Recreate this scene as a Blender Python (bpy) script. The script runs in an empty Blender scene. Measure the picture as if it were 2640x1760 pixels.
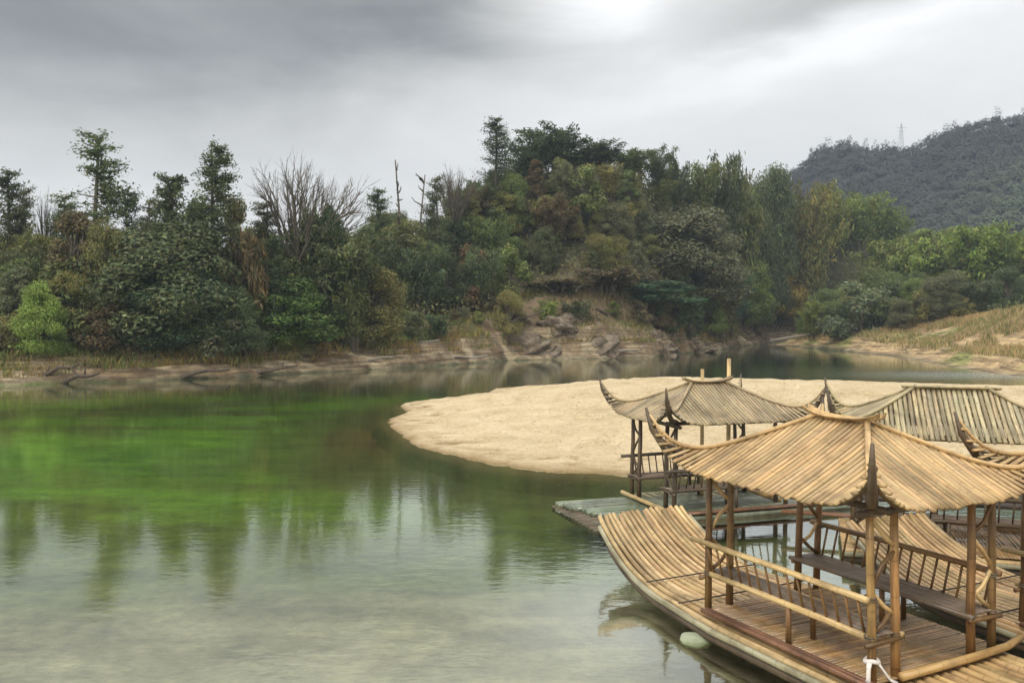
import bpy, math, random
import numpy as np
from mathutils import Vector, Matrix
R = math.radians
rnd = random.Random(7)
rs = np.random.RandomState(11)
scene = bpy.context.scene
COL = scene.collection

# ------------------------------------------------------------------ camera
F_PX, HOR, HC = 2300.0, 810.0, 4.78           # focal length in photo pixels, horizon row, eye height
cam = bpy.data.cameras.new('camera'); camo = bpy.data.objects.new('camera', cam); COL.objects.link(camo)
cam.sensor_width = 36; cam.lens = F_PX/2640*36; cam.clip_end = 6000; cam.clip_start = .1
camo.location = (0, 0, HC); camo.rotation_euler = (R(90)-math.atan((880-HOR)/F_PX), 0, 0)
scene.camera = camo
K = 2049.0
def gx(px, d): return (px-1176)/K*d            # sideways position of something seen at column px, d metres off
def gz(py, d): return HC+(722-py)/K*d

# ------------------------------------------------------------------ objects
def tag(o, label=None, cat=None, group=None, kind=None):
    if label: o['label'] = label
    if cat: o['category'] = cat
    if group: o['group'] = group
    if kind: o['kind'] = kind
    return o
def empty(name, loc=(0,0,0), rz=0, label=None, cat=None, group=None):
    o = bpy.data.objects.new(name, None); COL.objects.link(o)
    o.location = loc; o.rotation_euler = (0,0,rz); o.empty_display_size = .2
    return tag(o, label, cat, group)

class MB:
    """collects vertices, faces, uvs and a tint per face corner"""
    def __init__(s): s.v=[]; s.f=[]; s.uv=[]; s.t=[]; s.n=0
    def add(s, verts, faces, uvs=None, tint=(1,1,1)):
        verts=np.asarray(verts,float).reshape(-1,3)
        s.v.append(verts)
        for i,f in enumerate(faces):
            s.f.append(tuple(k+s.n for k in f)); s.t.append(tint)
            s.uv.append(uvs[i] if uvs is not None else [(verts[k][0],verts[k][1]) for k in f])
        s.n+=len(verts)
    def tube(s, pts, rad, seg=8, tint=(1,1,1), cap=True, squash=1.0, u0=None):
        pts=[np.asarray(p,float) for p in pts]; n=len(pts)
        if not hasattr(rad,'__len__'): rad=[rad]*n
        u0 = rnd.random()*50 if u0 is None else u0
        T=[]
        for i in range(n):
            d=pts[min(i+1,n-1)]-pts[max(i-1,0)]; T.append(d/(np.linalg.norm(d)+1e-9))
        ref=np.array([0,0,1.]) if abs(T[0][2])<.9 else np.array([1.,0,0])
        a=np.cross(T[0],ref); a/=np.linalg.norm(a)
        V=[];L=[0]
        for i in range(n):
            a=a-T[i]*(a@T[i]); a/=np.linalg.norm(a)+1e-9; b=np.cross(T[i],a)
            for k in range(seg):
                w=2*math.pi*k/seg
                V.append(pts[i]+rad[i]*(math.cos(w)*a+math.sin(w)*b*squash))
            if i: L.append(L[-1]+np.linalg.norm(pts[i]-pts[i-1]))
        Fc=[];UV=[]
        for i in range(n-1):
            for k in range(seg):
                k2=(k+1)%seg
                Fc.append((i*seg+k,i*seg+k2,(i+1)*seg+k2,(i+1)*seg+k))
                UV.append([(u0+k/seg*.3,L[i]+u0),(u0+(k+1)/seg*.3,L[i]+u0),(u0+(k+1)/seg*.3,L[i+1]+u0),(u0+k/seg*.3,L[i+1]+u0)])
        if cap:
            Fc.append(tuple(range(seg))[::-1]); UV.append([(u0,u0)]*seg)
            Fc.append(tuple((n-1)*seg+k for k in range(seg))); UV.append([(u0,L[-1]+u0)]*seg)
        s.add(V,Fc,UV,tint)
    def box(s, c, size, rz=0, tint=(1,1,1)):
        x,y,z=[q/2 for q in size]; cc,ss=math.cos(rz),math.sin(rz)
        V=[(c[0]+i*x*cc-j*y*ss,c[1]+i*x*ss+j*y*cc,c[2]+k*z) for k in (-1,1) for j in (-1,1) for i in (-1,1)]
        s.add(V,[(0,2,3,1),(4,5,7,6),(0,1,5,4),(2,6,7,3),(0,4,6,2),(1,3,7,5)],None,tint)
    def build(s, name, mat, parent=None, smooth=True):
        me=bpy.data.meshes.new(name)
        me.from_pydata(np.concatenate(s.v).tolist(),[],s.f)
        uvl=me.uv_layers.new(name='UVMap'); uvl.data.foreach_set('uv',[c for f in s.uv for p in f for c in p])
        ca=me.color_attributes.new('tint','FLOAT_COLOR','CORNER')
        ca.data.foreach_set('color',[c for f,t in zip(s.f,s.t) for _ in f for c in (t[0],t[1],t[2],1)])
        if smooth: me.polygons.foreach_set('use_smooth',[True]*len(s.f))
        me.materials.append(mat)
        o=bpy.data.objects.new(name,me); COL.objects.link(o)
        if parent: o.parent=parent
        return o
def np_mesh(name, V, Q, mat, tint=None, parent=None, smooth=False, link=True):
    """quads from numpy arrays; tint per vertex"""
    V=np.asarray(V,np.float32); Q=np.asarray(Q,np.int32)
    me=bpy.data.meshes.new(name)
    me.vertices.add(len(V)); me.vertices.foreach_set('co',V.ravel())
    k=Q.shape[1]
    me.loops.add(Q.size); me.loops.foreach_set('vertex_index',Q.ravel())
    me.polygons.add(len(Q)); me.polygons.foreach_set('loop_start',np.arange(0,Q.size,k,dtype=np.int32))
    me.polygons.foreach_set('use_smooth',np.full(len(Q),smooth))
    if tint is not None:
        ca=me.color_attributes.new('tint','FLOAT_COLOR','POINT')
        ca.data.foreach_set('color',np.concatenate([tint,np.ones((len(V),1))],1).astype(np.float32).ravel())
    me.update(calc_edges=True); me.validate()
    me.materials.append(mat)
    if not link: return me
    o=bpy.data.objects.new(name,me); COL.objects.link(o)
    if parent: o.parent=parent
    return o

# ------------------------------------------------------------------ node helpers
class NT:
    def __init__(s, tree): s.t=tree; s.n=tree.nodes; s.l=tree.links
    def new(s, typ, **kw):
        n=s.n.new(typ)
        for k,v in kw.items(): setattr(n,k,v)
        return n
    def put(s, sock, val):
        if isinstance(val, bpy.types.NodeSocket): s.l.new(val, sock)
        elif val is not None: sock.default_value=val
    def m(s, op, a, b=None, c=None, clamp=False):
        n=s.new('ShaderNodeMath',operation=op,use_clamp=clamp)
        for i,x in enumerate((a,b,c)):
            if x is not None: s.put(n.inputs[i],x)
        return n.outputs[0]
    def mix(s, fac, a, b, blend='MIX'):
        n=s.new('ShaderNodeMix',data_type='RGBA',blend_type=blend)
        s.put(n.inputs[0],fac); s.put(n.inputs[6],a); s.put(n.inputs[7],b)
        return n.outputs[2]
    def noise(s, vec, scale, detail=3, rough=.55, dist=0, col=False):
        n=s.new('ShaderNodeTexNoise'); s.put(n.inputs['Vector'],vec)
        n.inputs['Scale'].default_value=scale; n.inputs['Detail'].default_value=detail
        n.inputs['Roughness'].default_value=rough; n.inputs['Distortion'].default_value=dist
        return n.outputs['Color' if col else 'Fac']
    def ramp(s, fac, stops):
        n=s.new('ShaderNodeValToRGB'); e=n.color_ramp.elements
        while len(e)<len(stops): e.new(.5)
        for x,(p,c) in zip(e,stops): x.position=p; x.color=(*c,1) if len(c)==3 else c
        s.put(n.inputs[0],fac); return n.outputs[0]
    def scale(s, vec, sc):
        n=s.new('ShaderNodeMapping'); s.put(n.inputs[0],vec); n.inputs['Scale'].default_value=sc
        return n.outputs[0]
    def bump(s, h, strength=.3, dist=.02):
        n=s.new('ShaderNodeBump'); s.put(n.inputs['Height'],h)
        n.inputs['Strength'].default_value=strength; n.inputs['Distance'].default_value=dist
        return n.outputs[0]
def material(name):
    m=bpy.data.materials.new(name); m.use_nodes=True
    t=NT(m.node_tree); t.n.clear()
    out=t.new('ShaderNodeOutputMaterial')
    return m,t,out
def principled(t,out,base,rough=.6,normal=None,spec=.4):
    p=t.new('ShaderNodeBsdfPrincipled')
    t.put(p.inputs['Base Color'],base); t.put(p.inputs['Roughness'],rough)
    p.inputs['Specular IOR Level'].default_value=spec
    if normal is not None: t.put(p.inputs['Normal'],normal)
    t.l.new(p.outputs[0],out.inputs[0]); return p
def attr(t,name='tint'):
    return t.new('ShaderNodeAttribute',attribute_name=name).outputs['Color']
g3=lambda v:(v,v,v,1)

def bamboo_mat(name, base, dark, rough=.5, wet=0.0, grey=.25, greycol=(.30,.27,.21)):
    m,t,out=material(name)
    uv=t.new('ShaderNodeUVMap').outputs[0]
    streak=t.noise(t.scale(uv,(26,1.3,1)),1.0,3,.6)
    patch=t.noise(t.scale(uv,(2,.9,1)),1.0,3,.6)
    sep=t.new('ShaderNodeSeparateXYZ'); t.put(sep.inputs[0],uv)
    fr=t.m('FRACT',t.m('MULTIPLY',sep.outputs[1],2.3))
    node=t.m('SUBTRACT',1.0,t.m('MULTIPLY',t.m('ABSOLUTE',t.m('SUBTRACT',fr,.5)),26),clamp=True)
    c=t.mix(t.ramp(streak,[(.32,(1,1,1)),(.62,(0,0,0))]),(*base,1),(*dark,1))
    c=t.mix(t.m('MULTIPLY',t.ramp(patch,[(.45,(0,0,0)),(.7,(1,1,1))]),grey),c,(*greycol,1))
    c=t.mix(t.m('MULTIPLY',node,.45),c,(dark[0]*.5,dark[1]*.5,dark[2]*.5,1))
    c=t.mix(1.0,c,attr(t),'MULTIPLY')
    op=t.new('ShaderNodeTexCoord').outputs['Object']
    stain=t.ramp(t.noise(op,1.3,5,.65,.5),[(.38,(.62,.60,.56)),(.52,(1,1,1)),(.7,(1.1,1.08,1.02))])
    c=t.mix(1.0,c,stain,'MULTIPLY')
    h=t.m('ADD',t.m('MULTIPLY',streak,.5),t.m('MULTIPLY',node,.6))
    r=rough
    if wet:
        pos=t.new('ShaderNodeNewGeometry').outputs['Position']
        w=t.ramp(t.noise(pos,.9,3,.5),[(.40,(0,0,0)),(.56,(1,1,1))])
        r=t.m('SUBTRACT',rough,t.m('MULTIPLY',w,wet))
    principled(t,out,c,r,t.bump(h,.35,.006),.5)
    return m
M={}
M['roof']=bamboo_mat('roof_bamboo',(.55,.375,.17),(.30,.185,.075),.6,0,.22,(.36,.30,.21))
M['roof_old']=bamboo_mat('weathered_roof_bamboo',(.40,.30,.165),(.20,.15,.08),.65,0,.5,(.30,.265,.19))
M['roof_pale']=bamboo_mat('green_grey_roof_bamboo',(.42,.335,.18),(.17,.135,.07),.62,0,.5,(.33,.31,.20))
M['deck']=bamboo_mat('deck_bamboo',(.62,.425,.20),(.33,.20,.085),.5,.12,.25,(.38,.31,.20))
M['floor']=bamboo_mat('wet_floor_bamboo',(.42,.27,.125),(.24,.14,.06),.40,.30,.3,(.30,.27,.2))
M['hull']=bamboo_mat('hull_bamboo',(.40,.36,.22),(.22,.19,.11),.5,0,.4,(.36,.35,.26))
M['post']=bamboo_mat('post_bamboo',(.27,.145,.05),(.12,.06,.022),.45,0,.3,(.26,.20,.07))
M['rail']=bamboo_mat('rail_bamboo',(.74,.53,.25),(.46,.30,.12),.42,0,.2,(.50,.42,.22))
M['dark']=bamboo_mat('dark_bamboo',(.13,.085,.045),(.06,.04,.024),.55,0,.3,(.13,.12,.09))
M['kick']=bamboo_mat('red_brown_bamboo',(.26,.12,.055),(.12,.055,.028),.42,0,.2,(.28,.2,.13))
M['seat']=bamboo_mat('grey_seat_bamboo',(.27,.19,.12),(.13,.09,.06),.45,.1,.6,(.26,.24,.2))
M['flooded']=bamboo_mat('flooded_deck_bamboo',(.20,.22,.14),(.11,.13,.08),.34,.28,.6,(.24,.27,.2))

M['rope']=bamboo_mat('dark_rope',(.20,.15,.09),(.09,.065,.04),.9,0,.2)
def foliage_mat():
    m,t,out=material('foliage')
    oi=t.new('ShaderNodeObjectInfo')
    c=t.mix(1.0,oi.outputs['Color'],attr(t),'MULTIPLY')
    c=t.mix(1.0,c,(1.42,1.30,1.0,1),'MULTIPLY')
    p=t.new('ShaderNodeBsdfPrincipled'); t.put(p.inputs['Base Color'],c)
    p.inputs['Roughness'].default_value=.55; p.inputs['Specular IOR Level'].default_value=.35
    tr=t.new('ShaderNodeBsdfTranslucent'); t.put(tr.inputs[0],c)
    mx=t.new('ShaderNodeMixShader'); mx.inputs[0].default_value=.36
    t.l.new(p.outputs[0],mx.inputs[1]); t.l.new(tr.outputs[0],mx.inputs[2]); t.l.new(mx.outputs[0],out.inputs[0])
    return m
M['leaf']=foliage_mat()
def bark_mat(name,a,b):
    m,t,out=material(name)
    pos=t.new('ShaderNodeTexCoord').outputs['Object']
    n=t.noise(t.scale(pos,(6,6,1.2)),1.5,4,.6)
    principled(t,out,t.ramp(n,[(.3,a),(.7,b)]),.85,t.bump(n,.5,.03),.2); return m
M['bark']=bark_mat('bark',(.07,.055,.04),(.17,.145,.11))
M['palewood']=bark_mat('pale_bark',(.15,.125,.095),(.30,.26,.205))
M['drift']=bark_mat('driftwood',(.05,.04,.03),(.14,.105,.075))

# ------------------------------------------------------------------ terrain
SHX=np.array([-400,-100,-60,-34,-22,-7,0,8,16,29,38,43,52,80,200,600.])
SHY=np.array([ 40,  50, 55, 60, 67,83,92,96,100,122,140,150,156,160,170,180.])
RBY=np.array([-100,0,40,50,60,71,80,89,105,125,138,146,152,157,400])
RBX=np.array([ 120,95,75,56,43.5,38.6,40.0,41.6,43.5,42.5,40.8,43,52,76,400.])
def vnoise(x,y,s,seed=0):
    """smooth value noise"""
    x=np.asarray(x,float)/s+seed*17.3; y=np.asarray(y,float)/s-seed*9.1
    xi=np.floor(x);yi=np.floor(y);fx=x-xi;fy=y-yi
    fx=fx*fx*(3-2*fx);fy=fy*fy*(3-2*fy)
    def h(a,b): 
        q=np.sin(a*127.1+b*311.7+seed*74.7)*43758.5453; return q-np.floor(q)
    return (h(xi,yi)*(1-fx)+h(xi+1,yi)*fx)*(1-fy)+(h(xi,yi+1)*(1-fx)+h(xi+1,yi+1)*fx)*fy
def fbm(x,y,s,o=4,seed=0):
    return sum(vnoise(x,y,s/2**i,seed+i)*.5**i for i in range(o))/sum(.5**i for i in range(o))
def smooth(a,b,x):
    t=np.clip((x-a)/(b-a),0,1); return t*t*(3-2*t)
def gauss(x,y,cx,cy,rx,ry): return np.exp(-((x-cx)/rx)**2-((y-cy)/ry)**2)
def land_dist(x,y):
    ys=np.interp(x,SHX,SHY)+1.6*(vnoise(x,y*0,3.1,3)-.5)+.8*(vnoise(x,y*0,1.1,4)-.5)
    L=(y-ys)*.85
    Rr=(x-np.interp(y,RBY,RBX)-1.2*(vnoise(y,y*0,4,6)-.5))*.8
    return L,Rr
def ground_h(x,y):
    x=np.asarray(x,float); y=np.asarray(y,float)
    L,Rr=land_dist(x,y)
    cliff=1.25*np.exp(-((x-9)/14)**2)
    o1=2.2*(fbm(x,y*.5,3.2,3,8)-.5)
    bank=smooth(0,.5,L)*(.35+.3*vnoise(x,y,2,12))+smooth(.9,1.5,L+o1)*(.45+.7*cliff)+smooth(2.2,2.8,L+1.3*o1)*(.5+.9*cliff)+smooth(3.6,4.6,L-o1)*(.5+.8*cliff)+smooth(1.5,8,L)*(.8+1.0*cliff)+smooth(6,30,L)*1.2
    hill=13.5*gauss(x,y,10,122,27,21)+15*gauss(x,y,62,205,42,42)+7*gauss(x,y,-30,150,60,40)+13*gauss(x,y,34,146,19,20)+6*gauss(x,y,58,172,26,24)
    hl=np.where(L>0,bank+hill*smooth(2,22,L)+.5*(fbm(x,y,5,3,2)-.5)*smooth(0,4,L),0)
    o2=2.5*(fbm(x,y,5,3,18)-.5)
    rb=smooth(0,3,Rr)*.5+smooth(1.5,2.6,Rr+o2)*.6+smooth(4,13,Rr+o2)*2.2*smooth(76,92,y)+smooth(5,26,Rr)*1.3+ .6*gauss(x,y,47,74,6,7)*smooth(0,5,Rr)+1.7*gauss(x,y,58,100,8,12)+1.4*gauss(x,y,52,122,8,9)
    hr=np.where(Rr>0,rb+.5*(fbm(x,y,5,3,5)-.5)*smooth(0,3,Rr),0)
    land=np.maximum(hl,hr)
    near=smooth(6.5,2.0,y)*2.6*smooth(22,10,np.abs(x))     # the bank the viewer stands on
    bed=-.75-.35*smooth(14,40,y)+.25*(fbm(x,y,6,3,1)-.5)+.22*smooth(16,9,y)
    d=np.maximum(L,Rr)
    under=np.where(d<0,np.maximum(bed,d*.35-.02),bed)
    h=np.where(d>0,np.maximum(land,.02),under)
    return np.maximum(h,near-.6)
def axis(lo,hi,step,far):
    a=np.arange(lo,hi+1e-6,step); ext=[]; q=step
    v=hi
    while v<far: q*=1.35; v+=q; ext.append(v)
    e2=[];q=step;v=lo
    while v>-far: q*=1.35; v-=q; e2.append(v)
    return np.concatenate([e2[::-1],a,ext])
gxs=axis(-70,95,.42,2600); gys=axis(2,160,.42,2600)
GX,GY=np.meshgrid(gxs,gys); GH=ground_h(GX,GY)
L,Rr=land_dist(GX,GY); D=np.maximum(L,Rr)
# what the ground is made of, by place: river sand, weed on the bed, earth, dry grass, soil under the trees
n1=fbm(GX*.35,GY,2.2,4,21); n2=fbm(GX,GY,3.0,4,31); n3=fbm(GX*.25,GY,1.0,3,41)
def lay(base,col,f): return base*(1-f[...,None])+np.array(col)*f[...,None]
C=np.zeros(GX.shape+(3,))+np.array([.235,.200,.135])
weed=smooth(15.5,23,GY+4*(n1-.5)-.10*GX)*smooth(8,-2.5,GX+(GY-30)*.10+6*(n2-.5))
C=lay(C,[.15,.125,.085],smooth(.42,.60,fbm(GX*.8,GY*1.6,.9,3,53))*.7)
C=lay(C,[.18,.205,.115],smooth(15,23,GY+4*(n1-.5)))
C=lay(C,[.07,.085,.02],gauss(GX,GY,2.5,23,6.5,5.5)*.95)
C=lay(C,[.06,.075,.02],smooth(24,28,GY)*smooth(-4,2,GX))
C=lay(C,[.10,.125,.02],weed)
C=lay(C,[.135,.24,.02],weed*smooth(.44,.56,n1)*smooth(20,27,GY))
C=lay(C,[.29,.44,.045],weed*smooth(.52,.72,.5*n1+.5*n3)*gauss(GX,GY,-7,37,11,6))
C=lay(C,[.14,.31,.03],weed*gauss(GX,GY,-19,33,11,7)*.8)
C=lay(C,[.24,.12,.03],gauss(GX,GY,-4.2,35,2.6,6)*.9)
# outline of the sandbar
SB=np.array([(-5.0,37),(-3.9,33.6),(-2.6,30.8),(-1.1,28.8),(1,27.3),(3.5,26.5),(8,25.6),(14,26.4),(20,29),(27,32),(42,37),(46,46),(38,55.5),(30,55),(24,55.4),(20,57),(12,58.5),(5,59.3),(1,58.6),(-1.0,56.5),(-1.6,53.4),(-4,50.5),(-5.9,47),(-5.2,43.2),(-5.7,40.5)])
def sdf_poly(x,y,P):
    d=np.full(x.shape,1e9); ins=np.zeros(x.shape,bool)
    for i in range(len(P)):
        a=P[i];b=P[(i+1)%len(P)]; e=b-a
        wx=x-a[0];wy=y-a[1]; t=np.clip((wx*e[0]+wy*e[1])/(e@e),0,1)
        d=np.minimum(d,(wx-e[0]*t)**2+(wy-e[1]*t)**2)
        c=((a[1]>y)!=(b[1]>y))&(x<(b[0]-a[0])*(y-a[1])/(b[1]-a[1]+1e-12)+a[0]); ins^=c
    return np.where(ins,1,-1)*np.sqrt(d)
sdb=sdf_poly(GX,GY,SB)
C=lay(C,[.075,.082,.018],smooth(-7.5,-1.2,sdb+2.5*(n2-.5))*.95*(D<0))
C=lay(C,[.13,.075,.02],gauss(GX,GY,-6.0,39,2.6,5)*.9)
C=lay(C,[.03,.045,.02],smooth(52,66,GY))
ripple=smooth(.60,.42,fbm(GX*.6,GY*1.5,.9,3,51))
C=lay(C,[.33,.29,.20],ripple*.45*smooth(19,12,GY))
earth=np.array([.20,.135,.075])
fl=smooth(-.15,.25,D)
C=lay(C,[.155,.12,.075],fl)
C=lay(C,[.29,.235,.15],fl*smooth(.5,.62,fbm(GX,GY*2,2.5,3,61))*smooth(4.5,1,D))
C=lay(C,[.10,.065,.035],fl*smooth(.52,.60,fbm(GX,GY*2,1.5,3,63))*.8)
gr=smooth(2.2,4.5,L+2*(n2-.5))
C=lay(C,[.21,.19,.065],gr*smooth(-3,-12,GX)*(L>0)); C=lay(C,[.12,.16,.045],gr*smooth(.5,.65,n2)*smooth(0,-10,GX))
C=lay(C,[.215,.16,.10],gauss(GX,GY,7,103,11,5)*(L>0)*.9)
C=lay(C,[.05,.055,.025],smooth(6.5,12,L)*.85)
rs_=smooth(0,1.5,Rr)
C=lay(C,[.33,.24,.13],rs_*(1-smooth(.5,.68,n2)*.6)); C=lay(C,[.17,.19,.06],rs_*smooth(.52,.66,fbm(GX,GY,5,3,71))*.8)
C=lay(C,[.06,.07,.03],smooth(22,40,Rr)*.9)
C=lay(C,[.36,.30,.19],smooth(-.62,-.2,GH)*(D<0)*(GY<8))
def ground_material():
    m,t,out=material('ground')
    pos=t.new('ShaderNodeNewGeometry').outputs['Position']
    a=t.noise(pos,3.0,5,.65); b=t.noise(pos,14,3,.6)
    k=t.m('ADD',.02,t.m('ADD',t.m('MULTIPLY',a,1.3),t.m('MULTIPLY',t.noise(t.scale(pos,(1,1.5,1)),6.5,2,.6),.66)))
    k=t.m('MULTIPLY',k,t.m('MULTIPLY_ADD',t.noise(t.scale(pos,(.45,1,1)),1.1,4,.6,.5),1.6,.2))
    c=t.mix(1.0,attr(t),k,'MULTIPLY')
    sp=t.new('ShaderNodeSeparateXYZ'); t.put(sp.inputs[0],pos)
    st=t.noise(t.scale(pos,(.25,.25,5.0)),1.0,4,.65,.4)      # layered earth in the cut banks
    up=t.m('MULTIPLY',t.m('MULTIPLY',sp.outputs[2],3.0,clamp=True),t.m('SUBTRACT',1.6,t.m('MULTIPLY',sp.outputs[2],.35),clamp=True),clamp=True)
    c=t.mix(up,c,t.mix(1.0,c,t.ramp(st,[(.36,(.42,.38,.34)),(.5,(1,1,1)),(.64,(1.5,1.45,1.35))]),'MULTIPLY'))
    principled(t,out,c,.9,t.bump(t.m('ADD',a,t.m('MULTIPLY',b,.4)),.6,.12),.15); return m
M['ground']=ground_material()
ny,nx=GX.shape
idx=np.arange(nx*ny).reshape(ny,nx)
quads=np.stack([idx[:-1,:-1],idx[:-1,1:],idx[1:,1:],idx[1:,:-1]],-1).reshape(-1,4)
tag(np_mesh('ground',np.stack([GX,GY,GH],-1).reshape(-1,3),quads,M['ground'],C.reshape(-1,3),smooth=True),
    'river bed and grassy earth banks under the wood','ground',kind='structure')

sx=np.arange(-8.5,48,.16); sy=np.arange(23.5,61.5,.16)
# sandbar
SX,SY=np.meshgrid(sx,sy)
sd=sdf_poly(SX,SY,SB)+.9*(fbm(SX,SY,2.4,4,5)-.5)+.25*(vnoise(SX,SY,.35,9)-.5)
crest=1.25*gauss(SX,SY,10,50,60,17)
SH=np.where(sd>0,.10*smooth(0,.35,sd)+crest*smooth(0,13,sd)*1.02+.12*smooth(0,4,sd)+.10*(fbm(SX,SY,1.6,3,15)-.5)*smooth(0,1,sd),np.maximum(sd*.8,-1.5))
SH+=np.where(sd>.2,.10*(fbm(SX,SY,.5,3,25)-.5),0)
pit=smooth(.63,.8,fbm(SX*.7,SY,.55,2,35)); SH-=np.where(sd>.5,pit*.24,0)
rut=smooth(.56,.70,fbm(SX*.45,SY*1.3,1.1,3,45)); SH-=np.where(sd>.8,rut*.10,0)
keep=sd>-2.8
iy=np.arange(SX.size).reshape(SX.shape); sq=np.stack([iy[:-1,:-1],iy[:-1,1:],iy[1:,1:],iy[1:,:-1]],-1).reshape(-1,4)
sq=sq[keep.ravel()[sq].all(1)]
def sand_mat():
    m,t,out=material('sand')
    pos=t.new('ShaderNodeNewGeometry').outputs['Position']
    a=t.noise(pos,.6,4,.6); b=t.noise(t.scale(pos,(1,1.6,1)),5,4,.65); c3=t.noise(pos,60,2,.5)
    c=t.ramp(t.m('ADD',t.m('MULTIPLY',a,.5),t.m('MULTIPLY',b,.5)),[(.34,(.44,.335,.19)),(.5,(.60,.475,.29)),(.66,(.69,.565,.37))])
    sp=t.new('ShaderNodeSeparateXYZ'); t.put(sp.inputs[0],pos)
    wet=t.m('MULTIPLY_ADD',sp.outputs[2],-6.5,1.0,clamp=True)     # damp rim at the water's edge
    c=t.mix(t.m('MULTIPLY',wet,.8),c,(.20,.125,.05,1))
    deep=t.m('MULTIPLY_ADD',sp.outputs[2],-3.5,-.05,clamp=True)     # weed grows on the drowned flank
    c=t.mix(deep,c,(.075,.085,.018,1))
    c=t.mix(t.ramp(t.noise(pos,9,2,.5),[(.62,(0,0,0)),(.72,(.75,.75,.75))]),c,(.25,.18,.10,1))
    h=t.m('ADD',t.m('MULTIPLY',b,1.0),t.m('MULTIPLY',c3,.12))
    principled(t,out,c,.95,t.bump(h,1.0,.16),.1); return m
M['sand']=sand_mat()
tag(np_mesh('sandbar',np.stack([SX,SY,SH],-1).reshape(-1,3),sq,M['sand'],smooth=True),'pale sandbar lying in the river behind the rafts','sandbar',kind='structure')

# water
def water_mat():
    m,t,out=material('river_water')
    pos=t.new('ShaderNodeNewGeometry').outputs['Position']
    sp=t.new('ShaderNodeSeparateXYZ'); t.put(sp.inputs[0],pos)
    a=t.noise(t.scale(pos,(1.0,1.9,1)),2.2,2,.5); b=t.noise(t.scale(pos,(1,1.5,1)),9,2,.5)
    big=t.noise(pos,.35,2,.5)
    # a riffle where the current runs over shallow gravel
    rx=t.m('POWER',t.m('DIVIDE',t.m('SUBTRACT',sp.outputs[0],37),13),2.0); ry=t.m('POWER',t.m('DIVIDE',t.m('SUBTRACT',sp.outputs[1],70),7),2.0)
    rif=t.m('POWER',2.718,t.m('MULTIPLY',t.m('ADD',rx,ry),-1.0))
    h=t.m('ADD',t.m('MULTIPLY',a,.7),t.m('MULTIPLY',b,.22))
    h=t.m('MULTIPLY',h,t.m('ADD',t.m('ADD',.5,t.m('MULTIPLY',big,.8)),t.m('MULTIPLY',rif,8.0)))
    nrm=t.bump(h,.10,.045)
    geo=t.new('ShaderNodeNewGeometry'); dp=t.new('ShaderNodeVectorMath',operation='DOT_PRODUCT')
    t.put(dp.inputs[0],nrm); t.put(dp.inputs[1],geo.outputs['Incoming'])
    fac=t.m('MULTIPLY_ADD',t.m('POWER',t.m('SUBTRACT',1.0,t.m('ABSOLUTE',dp.outputs['Value']),clamp=True),2.55),.95,.04,clamp=True)
    gl=t.new('ShaderNodeBsdfGlossy'); t.put(gl.inputs['Roughness'],t.m('MULTIPLY_ADD',rif,.16,.045)); gl.inputs[0].default_value=(.93,.97,.93,1); t.put(gl.inputs['Normal'],nrm)
    tr=t.new('ShaderNodeBsdfTransparent'); tr.inputs[0].default_value=(.93,.98,.86,1)
    mx=t.new('ShaderNodeMixShader'); t.put(mx.inputs[0],fac)
    t.l.new(tr.outputs[0],mx.inputs[1]); t.l.new(gl.outputs[0],mx.inputs[2]); t.l.new(mx.outputs[0],out.inputs[0])
    return m
M['water']=water_mat()
wm=MB(); wm.add([(-500,-60,0),(500,-60,0),(500,300,0),(-500,300,0)],[(0,1,2,3)])
tag(wm.build('water',M['water'],smooth=False),'green river water','water',kind='structure')

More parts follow.
